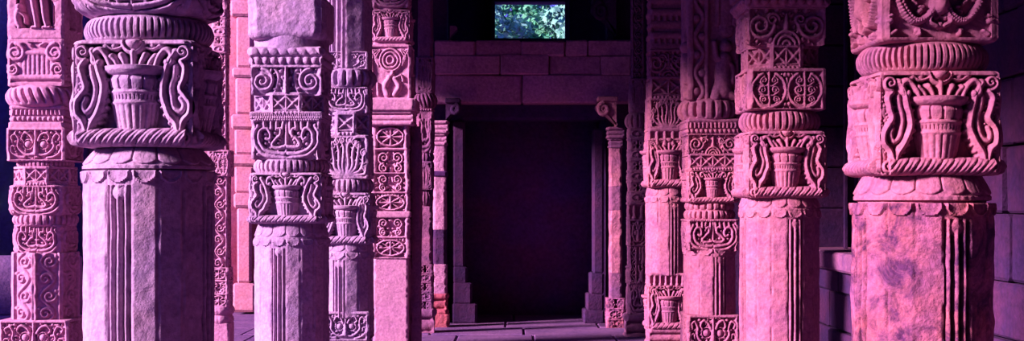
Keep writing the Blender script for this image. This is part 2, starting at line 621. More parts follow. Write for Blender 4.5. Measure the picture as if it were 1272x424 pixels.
def f_archscroll(A, nu, nv, sd):
    f = Fld(A, nu, nv, -D * 1.3)
    f.band(0.92, 1.1, 0.0)
    for rr in (.34, .22, .1):
        t = np.linspace(0, PI, 30)
        f.stroke(np.stack([rr * np.cos(t), .02 + rr * np.sin(t)], -1), 0.05, 0.05, -D * 1.3, 0.14, 0.4)
    f.stroke([(0, .36), (0, .8)], 0.1, 0.03, -D * 1.3, 0.13, 0.5)
    for sg in (1, -1):
        f.stroke(spiral(sg * A * .68, .5, .36, .08, PI * (0.5 - 0.5 * sg) + PI, sg * 1.7, 30), 0.06, 0.045, -D * 1.3, 0.15, 0.4)
        f.stroke(spiral(sg * A * .36, .66, .17, .05, 0, -sg * 1.4, 30), 0.05, 0.035, -D * 1.3, 0.14, 0.4)
        for (x, y) in ((.95, .1), (.95, .9), (.42, .15), (.52, .9), (.25, .9)):
            f.disc(sg * A * x, y, 0.07, -D * 1.3, .13, .4)
        for k in range(7):
            a = k * 0.9
            f.disc(sg * A * .68 + .43 * math.cos(a), .5 + .40 * math.sin(a), .05, -D * 1.3, .11, .4)
    f.fill(70, sd, -D * 1.3, .04, .09)
    return f.rough(0.02, 8, sd)


def f_lattice(A, nu, nv, sd):
    f = Fld(A, nu, nv, -D * 1.2)
    f.band(0.86, 1.1, 0.0)
    f.band(-0.1, 0.2, -0.06)
    f.beads(0.09, 0.08, 0.17, -0.06, 0.1)
    f.vridge(A - 0.03, 0.07, -0.05, 0.05, 0.3, True)
    n = max(1, int(round(A / 0.36)))
    w = 2 * A / n
    for k in range(n):
        x0, x1 = -A + k * w, -A + (k + 1) * w
        f.stroke([(x0, .24), (x1, .84)], 0.06, 0.06, -D * 1.2, 0.13, 0.4)
        f.stroke([(x0, .84), (x1, .24)], 0.06, 0.06, -D * 1.2, 0.13, 0.4)
        f.vridge(x0, 0.05, -D * 1.2, 0.13, 0.4)
        f.disc((x0 + x1) / 2, .54, .10, -D * 1.2, 0.16, 0.4)
    f.ridge(0.24, 0.04, -D * 1.2, 0.13)
    return f.rough(0.02, 8, sd)


def f_bead(A, nu, nv, sd):
    f = Fld(A, nu, nv, -0.08)
    f.ridge(0.88, 0.13, -0.08, 0.12)
    f.dentils(0.42, 0.74, 0.26, -0.08, 0.13)
    f.beads(0.22, 0.14, 0.3, -0.1, 0.16)
    return f.rough(0.02, 5, sd)


def f_rope(A, nu, nv, sd):
    """slanted rope moulding above a bead row"""
    f = Fld(A, nu, nv, -0.1)
    t = np.clip(1 - ((f.Y - 0.74) / 0.22) ** 2, 0, 1)
    g = np.abs(np.sin((f.X + f.Y * 0.5) * PI / 0.5)) ** 0.5
    f.H = np.maximum(f.H, np.where(t > 0, -0.1 + 0.22 * t ** .5 * (0.55 + 0.45 * g), -9))
    f.beads(0.28, 0.2, 0.42, -0.12, 0.22)
    return f.rough(0.03, 5, sd)


def f_mould(A, nu, nv, sd):
    f = Fld(A, nu, nv, -0.12)
    f.ridge(0.86, 0.14, -0.12, 0.17, 0.35)
    f.ridge(0.5, 0.17, -0.14, 0.13, 0.5)
    f.ridge(0.14, 0.15, -0.12, 0.16, 0.4)
    return f.rough(0.02, 5, sd)


def f_courses(A, nu, nv, sd):
    f = Fld(A, nu, nv, -0.05)
    for k, y in enumerate((0.06, 0.22, 0.38, 0.55, 0.72, 0.9)):
        f.ridge(y, 0.055, -0.05, 0.05 + 0.02 * (k % 2), 0.4)
        if k % 2:
            f.dentils(y - .12, y - .05, 0.09, -0.05, 0.05)
    return f.rough(0.012, 8, sd)


def f_niche(A, nu, nv, sd):
    """framed niche with a standing figure between small attendants"""
    f = Fld(A, nu, nv, -0.16)
    f.H = np.where(np.abs(f.X) > A - 0.13, 0.0, f.H)
    f.band(-.1, .16, 0.0)
    f.vridge(A - 0.17, 0.02, -0.16, 0.12, 0.4, True)
    f.band(.10, .16, 0.0)
    f.stroke(crom([(-.02, .95), (-.05, .6), (.0, .32), (.02, .18)]), 0.075, 0.05, -0.16, 0.2, 0.5)
    f.stroke(crom([(.03, .95), (.10, .62), (.13, .36), (.17, .18)]), 0.075, 0.05, -0.16, 0.2, 0.5)
    f.stroke([(-.05, .17), (.03, .17)], 0.04, 0.04, -0.16, 0.2, 0.5)
    f.stroke([(.12, .17), (.22, .17)], 0.04, 0.04, -0.16, 0.2, 0.5)
    f.stroke(crom([(.1, .9), (.0, .8), (-.1, .75), (-.12, .6)]), 0.035, 0.03, -0.16, 0.15, 0.5)
    f.disc(-.27, .48, .07, -0.16, 0.18, .5)
    f.stroke(crom([(-.27, .42), (-.30, .3), (-.25, .18)]), 0.08, 0.06, -0.16, 0.18, 0.5)
    f.stroke(crom([(-.27, .40), (-.18, .34), (-.16, .24)]), 0.03, 0.03, -0.16, 0.18, 0.5)
    f.stroke(crom([(.30, .2), (.36, .4), (.28, .55), (.34, .72), (.26, .85)]), 0.05, 0.04, -0.16, 0.15, 0.5)
    f.stroke(spiral(.3, .62, .1, .03, 0, 1.4), 0.03, 0.025, -0.16, 0.17, 0.5)
    return f.rough(0.012, 8, sd)


def f_lowvase(A, nu, nv, sd):
    f = Fld(A, nu, nv, -0.07)
    f.band(0.92, 1.1, 0.0)
    f.band(-.1, .08, 0.0)
    f.H = np.where(np.abs(f.X) > A - 0.05, 0.0, f.H)
    inside = (f.Y > .24) & (f.Y < .66) & (np.abs(f.X) < .40 - .08 * (.66 - f.Y))
    rib = np.abs(np.sin(f.X * PI / 0.1)) ** .5
    f.H = np.where(inside, -0.055 + 0.05 * rib * np.clip(1 - (f.X / .5) ** 2, 0, 1), f.H)
    f.ridge(.70, .055, -.07, .09, .4, -.5, .5)
    f.ridge(.19, .06, -.07, .09, .4, -.55, .55)
    for sg in (1, -1):
        f.stroke(spiral(sg * A * .70, .70, .2, .05, PI / 2, sg * 1.6), .05, .035, -.07, .11, .4)
        f.stroke(crom([(sg * A * .62, .88), (sg * A * .85, .9), (sg * A * .95, .7)]), .04, .03, -.07, .09, .4)
        f.stroke(spiral(sg * A * .80, .36, .14, .03, PI, -sg * 1.5), .04, .03, -.07, .1, .4)
        f.stroke(crom([(sg * .1, .86), (sg * .25, .92), (sg * .42, .86)]), .035, .025, -.07, .08, .4)
    return f.rough(0.012, 8, sd)


def f_medallion(A, nu, nv, sd):
    f = Fld(A, nu, nv, -0.04)
    f.H = np.where(np.abs(f.X) > A - 0.05, 0.0, f.H)
    f.band(-.1, .05, 0.0)
    f.band(.95, 1.1, 0.0)
    for rr in (.20, .14, .07):
        t = np.linspace(0, 2 * PI, 40)
        f.stroke(np.stack([rr * np.cos(t), .72 + rr * np.sin(t)], -1), .022, .022, -.04, .05, .4)
    for sg in (1, -1):
        for k in range(4):
            f.stroke(crom([(sg * .22, .62 + .03 * k), (sg * (.28 + .02 * k), .74 + .05 * k), (sg * (.2 + .03 * k), .9)]), .018, .012, -.04, .045, .4)
    # worn figure below
    f.stroke(crom([(-.06, .10), (-.10, .25), (-.02, .40)]), .06, .05, -.04, .07, .5)
    f.stroke(crom([(.08, .10), (.16, .24), (.08, .38)]), .05, .05, -.04, .07, .5)
    f.disc(.04, .48, .045, -.04, .08, .5)
    f.stroke(crom([(.1, .40), (.2, .44), (.24, .34)]), .025, .02, -.04, .06, .5)
    f.stroke([(-.22, .1), (-.24, .3)], .03, .02, -.04, .05, .5)
    return f.rough(0.012, 8, sd)


def f_jali(A, nu, nv, sd):
    """rectangular panel of a pierced rosette scroll with framing bands"""
    f = Fld(A, nu, nv, -0.11)
    f.vridge(A - .03, .06, -.05, .05, .3, True)
    n = max(1, int(round(1.0 / (1.15 * A))))
    hh = 1.0 / n
    for k in range(n):
        y0 = k * hh
        cy = y0 + hh * .5
        f.ridge(y0, .03, -.11, .12, .3)
        if (k + sd) % 2:
            for sg in (1, -1):
                f.stroke(spiral(sg * A * .38, cy + hh * .16, hh * .26, .02, -PI / 2, sg * 1.6), .028, .02, -.11, .11, .4)
                f.stroke(spiral(sg * A * .40, cy - hh * .26, hh * .20, .02, PI / 2, -sg * 1.5), .028, .02, -.11, .11, .4)
        else:
            t = np.linspace(0, 2 * PI, 40)
            f.stroke(np.stack([A * .74 * np.cos(t), cy + hh * .36 * np.sin(t)], -1), .028, .028, -.11, .12, .4)
            for a in range(8):
                f.stroke([(0, cy), (A * .6 * math.cos(a * PI / 4), cy + hh * .3 * math.sin(a * PI / 4))], .02, .028, -.11, .11, .4)
            f.disc(0, cy, .05, -.11, .13, .5)
    f.ridge(1, .03, -.11, .12, .3)
    f.fill(60, sd, -.11, .04, .09)
    return f.rough(0.012, 9, sd)


def f_vine(A, nu, nv, sd):
    f = Fld(A, nu, nv, -0.03)
    f.vridge(A * .92, A * .14, -.03, .035, .3, True)
    n = max(3, int(round(0.8 / (A + 1e-6))))
    t = np.linspace(0, 1, 20 * n)
    f.stroke(np.stack([A * .5 * np.sin(t * n * PI), t], -1), A * .12, A * .12, -.03, .03, .4)
    for k in range(n):
        cy = (k + .5) / n
        sg = 1 if k % 2 == 0 else -1
        f.stroke(spiral(-sg * A * .15, cy, A * .5, A * .1, 0, sg * 1.3), A * .13, A * .1, -.03, .035, .4)
        f.disc(-sg * A * .62, cy + .3 / n, A * .15, -.03, .03, .4)
    return f.rough(0.006, 9, sd)


def f_garland(A, nu, nv, sd):
    """bead garland swags with a hooked central boss"""
    f = Fld(A, nu, nv, -0.10)
    f.band(-.1, .06, -0.02)
    f.H = np.where(np.abs(f.X) > A - .10, -0.02, f.H)
    for sg in (1, -1):
        sw = crom([(sg * .62, 1.02), (sg * .60, .72), (sg * .50, .44), (sg * .34, .27), (sg * .16, .32), (sg * .05, .50)], 12)
        f.stroke(sw, .055, .045, -.10, .085, .4)
        for i in range(0, len(sw), 2):
            f.disc(sw[i][0] + .018, sw[i][1] + .012, .03, -.05, .085, .5)
            f.disc(sw[i][0] - .018, sw[i][1] - .014, .03, -.05, .085, .5)
        sw = crom([(sg * .40, 1.02), (sg * .37, .8), (sg * .26, .62), (sg * .14, .62)], 12)
        f.stroke(sw, .04, .04, -.10, .12, .4)
        f.disc(sg * .22, .86, .09, -.10, .15, .5)
        f.disc(sg * (A - .16), .8, .08, -.1, .1, .5)
        f.stroke(crom([(sg * .08, .42), (sg * .14, .26), (sg * .05, .2)]), .04, .03, -.1, .12, .5)
    f.stroke([(0, 1.0), (0, .55), (0, .46)], .07, .13, -.10, .2, .5)
    f.disc(0, .46, .12, -.10, .21, .5)
    f.fill(40, sd, -.10, .04, .09)
    return f.rough(0.014, 7, sd)


def f_figure(A, nu, nv, sd):
    """vine strip on one side and a seated carved figure on the other"""
    f = Fld(A, nu, nv, -0.06)
    f.H = np.where(np.abs(f.X) > A - .02, 0.0, f.H)
    f.vridge(-A * .25, .02, -.06, .06, .3)
    f.vridge(-A * .86, .02, -.06, .06, .3)
    t = np.linspace(0, 1, 80)
    f.stroke(np.stack([-A * .55 + A * .16 * np.sin(t * 7 * PI), t], -1), .022, .022, -.06, .055, .4)
    for k in range(7):
        f.disc(-A * .55 - A * .12 * math.sin((k + .5) * PI), (k + .5) / 7, .035, -.06, .06, .4)
    f.stroke(crom([(A * .1, .02), (A * .3, .12), (A * .6, .06), (A * .85, .03)]), .05, .04, -.06, .11, .5)
    f.stroke(crom([(A * .45, .08), (A * .40, .22), (A * .48, .33)]), .075, .06, -.06, .13, .5)
    f.disc(A * .5, .42, .055, -.06, .14, .5)
    f.stroke(crom([(A * .5, .30), (A * .75, .26), (A * .8, .14)]), .03, .025, -.06, .11, .5)
    f.stroke(crom([(A * .4, .30), (A * .15, .34), (A * .05, .45)]), .03, .025, -.06, .11, .5)
    f.stroke([(A * .55, .55), (A * .55, .98)], .06, .06, -.06, .06, .3)
    f.stroke([(A * .2, .6), (A * .2, .98)], .02, .02, -.06, .06, .3)
    f.stroke([(A * .86, .6), (A * .86, .98)], .02, .02, -.06, .06, .3)
    return f.rough(0.01, 9, sd)


def f_bells(A, nu, nv, sd):
    f = Fld(A, nu, nv, -.15)
    f.ridge(.9, .14, -.15, .2, .4)
    f.dentils(.05, .8, .42, -.15, .2, .5)
    f.beads(.14, .16, .42, -.12, .2)
    return f.rough(.03, 5, sd)


FIELDS = {k[2:]: v for k, v in list(globals().items()) if k.startswith('f_')}
_cache = {}


def field(name, A, nu, nv, sd):
    key = (name, round(A, 2), nu, nv, sd)
    if key not in _cache:
        _cache[key] = FIELDS[name](A, nu, nv, sd).H
    return _cache[key]


# ------------------------------------------------------------------ column pieces
FRONT = -PI / 2


def facet_frame(th):
    return np.array([math.cos(th), math.sin(th), 0.0]), np.array([-math.sin(th), math.cos(th), 0.0])


def carved_prism(n, a, z0, z1, fname, s, sd=0, rot=FRONT, er=0.012, detail=1.0, hscale=1.0, top_r=None, chip=1.0, fn=None, only=None):
    """n-sided prism of apothem a whose facets carry the relief; s = metres per pixel"""
    mb = MB()
    hgt = z1 - z0
    w = a * math.tan(PI / n)
    A = w / hgt
    nu = max(6, int(2 * w / s * detail))
    nv = max(6, int(hgt / s * detail))
    nu, nv = min(nu, 190), min(nv, 260)
    v = np.linspace(0, 1, nv)
    vz = z0 + v * hgt
    tr = er if top_r is None else top_r
    endd = np.minimum(v, 1 - v) * hgt
    rnd_end = np.where(endd < tr, tr * (1 - np.sqrt(np.clip(1 - (1 - endd / max(tr, 1e-6)) ** 2, 0, 1))), 0)
    lo, hi = [], []
    for i in range(n):
        th = rot + 2 * PI * i / n
        nrm, tan = facet_frame(th)
        det = math.cos(th - FRONT) > -0.35
        if det:
            un = np.linspace(-1, 1, nu)
            H = (fn(A, nu, nv, i) if fn else field(fname, A, nu, nv, sd)) * hgt * hscale
        else:
            un = np.linspace(-1, 1, 5)
            H = np.zeros((nv, 5))
        U = un[None, :] * np.ones((nv, 1))
        edge = (1 - np.abs(U)) * w
        if n == 4:      # the two recesses that meet at a corner stop at its mitre
            H = np.maximum(H, -0.85 * edge)
        rr = np.where(edge < er, er * (1 - np.sqrt(np.clip(1 - (1 - edge / max(er, 1e-6)) ** 2, 0, 1))), 0)
        cor = []
        for c in (i, i + 1):
            cs = (c % n) * 3 + sd
            nz = vnoise(np.full(nv, cs * 1.7), vz, 14, cs) + 0.6 * vnoise(np.full(nv, cs * 0.7), vz, 33, cs + 1)
            cor.append(-er * 0.8 - np.clip(nz, -.1, 1) * 0.02 * chip)
        he = cor[0][:, None] * (1 - un)[None, :] / 2 + cor[1][:, None] * (1 + un)[None, :] / 2
        blend = np.clip(1 - edge / (er * 1.6 + 1e-6), 0, 1)
        h = (H - rr) * (1 - blend) + he * blend
        h = h - rnd_end[:, None]
        he2 = he - rnd_end[:, None]
        P = nrm[None, None, :] * (a + h)[..., None] + tan[None, None, :] * (U * w * (1 + he2 / a))[..., None]
        P[..., 2] = vz[:, None]
        mb.grid(P)
        lo.append(P[0])
        hi.append(P[-1])
    mb.fan(np.vstack(lo), True)
    mb.fan(np.vstack(hi))
    return mb


def lathe(Rf, z0, z1, nphi, nt, zf=None):
    """surface of revolution-like; Rf(phi, t) with t from 0 (bottom) to 1 (top)"""
    mb = MB()
    ph = np.arange(nphi) * 2 * PI / nphi + FRONT
    t = np.linspace(0, 1, nt)
    PH, T = np.meshgrid(ph, t)
    R = Rf(PH - FRONT, T)
    z = z0 + (z1 - z0) * (T if zf is None else zf(T))
    P = np.stack([R * np.cos(PH), R * np.sin(PH), z], -1)
    mb.grid(P, wrap=True)
    mb.fan(P[0], True)
    mb.fan(P[-1])
    return mb


def ring(r, z0, z1, n, slant=0.0, depth=0.2):
    b = (z1 - z0) * 0.5

    def Rf(ph, t):
        e = np.clip(np.sin(PI * t), 0, 1)
        rib = np.clip((np.abs(np.sin((ph + slant * (t - .5)) * n / 2)) - .22) / .5, 0, 1) ** .6
        amp = np.clip((e - 0.42) / 0.35, 0, 1)
        nz = 0.012 * r * vnoise(ph * 2, t * 2, 3, n)
        return r - b * 0.85 + b * 0.85 * e ** 0.55 - depth * b * 2 * (1 - rib) * amp + nz
    return lathe(Rf, z0, z1, min(900, n * 14), 26)


def petal_collar(r0, r1, z0, z1, n):
    """cushion of overlapping petals, wide at the bottom, above a beaded lip"""
    def Rf(ph, t):
        q = 1 - t
        base = np.where(q < 0.80, r0 + (r1 - r0) * np.clip(q / 0.80, 0, 1) ** 0.8, r1 - 0.01 * r1)
        p = np.abs((ph * n / (2 * PI)) % 1.0 - 0.5) * 2
        lim = 0.76 - 0.22 * p ** 2.5
        d = np.minimum((1 - p) * 0.5, (lim - q) * 1.2)
        pet = np.clip(d / 0.07, 0, 1) ** 0.5 * (q < lim)
        mid = np.clip(1 - p / 0.12, 0, 1) * (q < lim) * 0.3
        bead = (q > 0.80) * (q < 0.97) * (0.6 + 0.4 * np.abs(np.sin(ph * n * 1.5)))
        under = np.clip((q - 0.97) / 0.03, 0, 1)
        return base + r1 * (0.034 * pet - 0.014 * mid + 0.022 * bead - 0.06 * under)
    return lathe(Rf, z0, z1, n * 22, 40)


def vase_mb(rad, z0, z1, nfl=22):
    """pot: foot, fluted belly, bead band, leaf band, wide rim"""
    prof = np.array([(0.0, .70), (.04, .80), (.07, .70), (.10, .74), (.45, .92), (.47, .96), (.50, .91), (.60, .95), (.62, .99), (.65, .95),
                     (.80, 1.02), (.86, .92), (.88, 1.06), (.93, 1.18), (.99, 1.20), (1.0, 1.0)])

    def Rf(ph, t):
        r = np.interp(t, prof[:, 0], prof[:, 1])
        fl = np.abs(np.sin(ph * nfl / 2))
        r = r - np.where((t > .10) & (t < .45), 0.07 * (1 - fl ** .5), 0)
        pn = np.abs((ph * 14 / (2 * PI)) % 1 - .5) * 2
        r = r - np.where((t > .65) & (t < .85), 0.055 * (pn > .82) + .03 * ((t - .65) / .2 < .3 * pn ** 2), 0)
        bd = np.abs(np.sin(ph * 20))
        r = r - np.where((t > .51) & (t < .59), 0.05 * (bd < .45), 0)
        return r * rad
    return lathe(Rf, z0, z1, 160, 72)


def scroll_mb(a, hw, z0, z1, s, th, side, sd, detail):
    """free-standing leaf scroll on one half of a face"""
    mb = MB()
    hgt = z1 - z0
    A = hw / hgt
    nu = min(190, max(16, int(2 * hw / s * detail)))
    nv = min(190, max(14, int(hgt / s * detail)))
    H = field('leafscroll', A, nu, nv, sd)
    un = np.linspace(-1, 1, nu)
    v = np.linspace(0, 1, nv)
    if side < 0:
        H = H[:, ::-1]
    nrm, tan = facet_frame(th)
    U = un[None, :] * hw * np.ones((nv, 1))
    hh = np.maximum(H * hgt, -0.85 * (1 - np.abs(un))[None, :] * hw - .004)
    P = nrm * (a + hh)[..., None] + tan * U[..., None]
    P[..., 2] = (z0 + v * hgt)[:, None]
    up = (H > -0.158) & (np.abs(U) < .968 * hw)
    m = up[:-1, :-1] | up[1:, :-1] | up[:-1, 1:] | up[1:, 1:]
    mb.grid(P, m)
    return mb


class Column:
    def __init__(self, name, label, cat, cx, d, hwpx, mat, group, sd, bias, detail=1.15):
        self.d, self.mat, self.sd, self.bias, self.detail = d, mat, sd, bias, detail
        self.s = d / F
        self.a = hwpx * self.s
        self.X = px(cx, d)
        self.Y = d + self.a
        self.root = thing(name, label, cat, (self.X, self.Y, 0), group)
        self.k = 0
        self.sc = (d + self.a) / F
        self.zlo = 99

    def z(self, y):
        return pz(y, self.d)

    def emit(self, mb, name, parent=None, mat=None, angle=48):
        return mb.build(name, mat or self.mat, parent or self.root, angle=angle)

    def span(self, y0, y1, e=0.4):
        z1, z0 = self.z(y0 - e), self.z(y1 + e)
        self.zlo = min(self.zlo, z0)
        return z0, z1

    def block(self, y0, y1, hw, motif, name='carved_block', n=4, er=None, mat=None, hscale=1.0, rotf=None, top_r=None, chip=1.0):
        self.k += 1
        z0, z1 = self.span(y0, y1)
        a = hw * self.s
        rot = FRONT + (PI / n if rotf else 0)
        e = er if er is not None else 0.010
        return self.emit(carved_prism(n, a, z0, z1, motif, self.s, self.sd + self.k, rot, e, self.detail, hscale, top_r, chip), name, None, mat)

    def oct(self, y0, y1, hw, motif='lattice', name='lattice_band'):
        return self.block(y0, y1, hw, motif, name, n=8, er=0.006, chip=.4)

    def vase_block(self, y0, y1, hw, vw=0.315):
        self.k += 1
        z0, z1 = self.span(y0, y1)
        a = hw * self.s
        hgt = z1 - z0
        sd = self.sd + self.k
        blk = self.emit(carved_prism(4, a, z0, z1, 'vaseback', self.s, sd, FRONT, 0.016, self.detail, 1.0), 'vase_block')
        A = a / hgt
        for q, th in enumerate((FRONT, FRONT + PI / 2, FRONT - PI / 2)):
            nrm, tan = facet_frame(th)
            r = hgt * vw / 1.2
            v = self.emit(vase_mb(r, z0 + hgt * .10, z0 + hgt * .76), 'carved_vase', blk)
            c = nrm * (a - r * 0.70)
            v.location = (c[0], c[1], 0)
            for side in (1, -1):
                self.emit(scroll_mb(a, a * 0.985, z0, z1, self.s, th, side, sd * 2 + (side > 0), self.detail), 'leaf_scroll', blk, angle=60)
        return blk

    def ring(self, y0, y1, r, n, slant=0.0, depth=.21, name='ribbed_ring'):
        z0, z1 = self.span(y0, y1, .8)
        return self.emit(ring(r * self.sc, z0, z1, n, slant, depth), name)

    def drum(self, y0, y1, r0, r1, name='neck'):
        """plain turned piece, r0 at the top and r1 at the bottom"""
        z0, z1 = self.span(y0, y1, .8)
        ra, rb = r0 * self.sc, r1 * self.sc
        return self.emit(lathe(lambda p, t: rb + (ra - rb) * t + 0.004 * vnoise(p * 3, t * 3, 2, 3), z0, z1, 72, 10), name)

    def collar(self, y0, y1, r0, r1, n=16):
        z0, z1 = self.span(y0, y1, .5)
        return self.emit(petal_collar(r0 * self.sc, r1 * self.sc, z0, z1, n), 'petal_collar')

    def shaft(self, y0, r, n=16, y1=None, scallop=True, pil=True, mat=None, rough=.004, pil_bottom=None, motif=None):
        """faceted shaft with scalloped top and recessed pilasters on every fourth facet"""
        z1 = self.z(y0 - .5)
        z0 = 0.30 if y1 is None else self.z(y1 + .5)
        self.zlo = min(self.zlo, z0)
        a = r * self.sc * math.cos(PI / n) ** .5
        hgt = z1 - z0
        w = a * math.tan(PI / n)
        rot = FRONT + PI / n
        first = n - 1 if self.bias < 0 else 0
        sd = self.sd

        def fn(A, nu, nv, i):
            f = Fld(A, nu, nv, 0.0)
            X, Zm = f.X * hgt, (1 - f.Y) * hgt          # metres across, metres below the top
            h = np.zeros_like(X)
            if motif:
                h = field(motif, A, nu, nv, sd + i % 2) * hgt
            sh = w * 0.95
            if pil and (i - first) % 4 == 0:
                top = sh * 1.25
                inside = (Zm > top)
                x = X / w
                prof = np.where(np.abs(x) < .94, -0.030, 0.0)
                for c, ww, tp in ((0, .26, .038), (.62, .22, .034), (-.62, .22, .034)):
                    q = np.clip(1 - ((x - c) / ww) ** 2, 0, 1)
                    prof = np.maximum(prof, np.where(q > 0, -0.03 + tp * q ** .5, -9))
                # lotus tip above the rods
                tip = np.clip(1 - ((Zm - top - .5 * w) / (.7 * w)) ** 2 - (x / .8) ** 2, 0, 1)
                prof = np.maximum(prof, np.where(tip > 0, -.028 + .036 * tip ** .5, -9))
                h = np.where(inside, prof * min(1, w / .05), h)
            if scallop:
                dd = X * X + Zm * Zm
                lip = np.where(dd < sh * sh, 0.006 + np.where(dd > (sh * .84) ** 2, 0.004, 0), 0)
                h = np.maximum(h, np.where(lip > 0, lip * min(1.2, w / .05), h))
            h = h + rough * fbm(X + i * 3.1, Zm, 9, sd + i) * 1.6
            return h / hgt
        return self.emit(carved_prism(n, a, z0, z1, None, self.s, sd, rot, 0.006, self.detail * .8, 1.0, 0.004, .55, fn=fn), 'shaft', None, mat)

    def base(self, hw, ztop=None):
        """plain moulded foot down to the floor"""
        z1 = (self.zlo if ztop is None else ztop) + .004
        a = hw * self.s
        mb = carved_prism(4, a, 0.0, z1 * .55, 'plain', self.s, self.sd, FRONT, .015, .5)
        self.emit(mb, 'plinth')
        mb = lathe(lambda p, t: a * (1.0 - .12 * t) * (1 + .05 * np.sin(t * 3 * PI)), z1 * .55, z1, 60, 16)
        self.emit(mb, 'base_moulding')

    def top(self, y, hw, zt, n=8, name='upper_shaft'):
        """what carries on above the frame up to the beam"""
        z0 = self.z(y + .4)
        if zt - z0 > .05:
            self.emit(carved_prism(n, hw * self.s, z0, zt, 'plain', self.s * 3, self.sd, FRONT, .01, 1, .2), name)


ZT = 4.70
GL = 'carved columns of the row that ends at the sunlit side'
GR = 'carved columns of the row facing the sun'

# ---- big near column with a clean vase block (left of the view)
c = Column('stone_column', 'big lavender column with a crisp vase block over a smooth many-sided shaft', 'column', 164.5, 5.2, 77, M_LAV, GL, 3, -1)
c.top(-40, 60, ZT)
c.block(-52, 17, 84, 'scroll', 'capital_block', er=.05, top_r=.075)
c.drum(12, 22, 62, 66)
c.ring(17, 49, 78, 60)
c.drum(46, 52, 64, 64)
c.vase_block(49, 182, 77)
c.drum(178, 186, 60, 60)
c.collar(183, 210, 60, 79, 16)
c.drum(207, 215, 72, 72)
c.shaft(212, 79)
c.base(80)

# ---- slim side row column far left
c = Column('stone_column', 'slim pink column of many small carved blocks under a figure niche', 'column', 44, 9.5, 36, M_BRIGHT, GL, 21, -1)
c.top(-30, 30, ZT)
c.block(-36, 48, 36, 'niche', 'figure_niche')
c.block(48, 107, 36, 'lowvase', 'low_relief_block', hscale=.7)
c.ring(106, 132, 47, 26, slant=.25, depth=.2)
c.block(131, 152, 34, 'bead', 'bead_moulding', er=.006)
c.block(152, 160, 35, 'plain', 'fillet', er=.006)
c.block(159, 200, 37, 'mask')
c.ring(199, 208, 34, 40, depth=.2)
c.oct(207, 231, 36, 'lattice', 'polygon_band')
c.block(230, 268, 37, 'scroll', er=.03)
c.ring(266, 281, 39, 30, depth=.22)
c.block(279, 317, 33, 'scroll', er=.03)
c.shaft(315, 41, n=8, y1=400, scallop=False, pil=False, motif='vine')
c.block(398, 440, 44, 'mask', 'base_block')
c.base(46)

# ---- second column of the left row
c = Column('stone_column', 'purple column capped by a large smooth uncarved slab with chipped corner', 'column', 355, 8.4, 45, M_LAV, GL, 35, -1)
c.top(-4, 38, ZT)
c.block(-8, 48, 49, 'plain', 'plain_slab', er=.03, top_r=.05)
c.drum(44, 62, 46, 46)
c.block(58, 82, 46, 'rope', 'bead_moulding', er=.008)
c.block(80, 118, 45, 'volute')
c.oct(115, 143, 45)
c.block(139, 148, 45, 'bead', 'bead_moulding', er=.006)
c.block(147, 198, 44, 'scroll')
c.ring(197, 216, 47, 38)
c.vase_block(215, 278, 46)
c.collar(277, 300, 38, 45, 16)
c.shaft(298, 46)
c.base(48)

# ---- third of the left row, mostly hidden
c = Column('stone_column', 'narrow violet column with a bold fluted ring jutting out over flame-leaf blocks', 'column', 429, 11.3, 30, M_LAV, GL, 47, -1)
c.shaft(-60, 29, n=8, y1=84, scallop=False, pil=True)
c.top(-60, 24, ZT)
c.block(64, 86, 28, 'mask', 'leaf_foot')
c.ring(84, 109, 35, 18, depth=.24)
c.block(108, 140, 28, 'scroll')
c.oct(139, 169, 29)
c.block(168, 222, 29, 'flame')
c.ring(221, 241, 32, 28)
c.vase_block(240, 304, 31)
c.collar(296, 318, 27, 31, 12)
c.shaft(315, 31, n=12, y1=395)
c.block(388, 424, 30, 'mask', 'leaf_base')
c.base(32)

# ---- tall square pier with the bright plain lower shaft
c = Column('stone_pier', 'square pier with jali panels above a smooth bright pink lower face', 'pier', 485, 13.5, 23, M_BRIGHT, GL, 58, -1)
c.top(-20, 19, ZT)
c.block(-24, 9, 23, 'scroll')
c.drum(8, 14, 20, 20)
c.vase_block(12, 52, 24)
c.block(51, 57, 22, 'plain', 'fillet', er=.006)
c.block(56, 124, 26, 'medallion', 'medallion_panel')
c.block(123, 138, 33, 'plain', 'capital_slab', er=.02)
c.block(137, 156, 29, 'mould', 'capital_moulding')
c.block(155, 216, 23, 'jali', 'jali_panel')
c.block(215, 264, 24, 'jali', 'jali_panel')
c.block(263, 270, 25, 'plain', 'fillet', er=.006)
c.block(269, 321, 24, 'jali', 'jali_panel')
c.block(320, 428, 22, 'plain', 'smooth_shaft', hscale=.3)
c.base(25)
pil = carved_prism(4, 7 * c.s, c.z(430), c.z(156), 'plain', c.s, 5, FRONT, .006, .7)
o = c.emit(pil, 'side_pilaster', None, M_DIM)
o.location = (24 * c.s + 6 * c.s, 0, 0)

# ---- thin carved pilaster beyond
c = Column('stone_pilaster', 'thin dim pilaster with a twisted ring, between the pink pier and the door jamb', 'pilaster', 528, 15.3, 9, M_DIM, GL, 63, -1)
c.top(-10, 8, ZT)
c.block(-14, 72, 9, 'plain', 'smooth_shaft')
c.block(71, 116, 11, 'flame')
c.ring(114, 136, 15, 16, slant=.5, depth=.25)
c.block(135, 190, 10, 'scroll')
c.ring(189, 202, 11, 14)
c.block(201, 236, 10, 'flame')
c.ring(235, 258, 10, 14)
c.block(257, 330, 8, 'plain', 'smooth_shaft')
c.block(329, 385, 10, 'jali', 'jali_panel')
c.block(384, 424, 12, 'mould', 'base_block')
c.base(12)

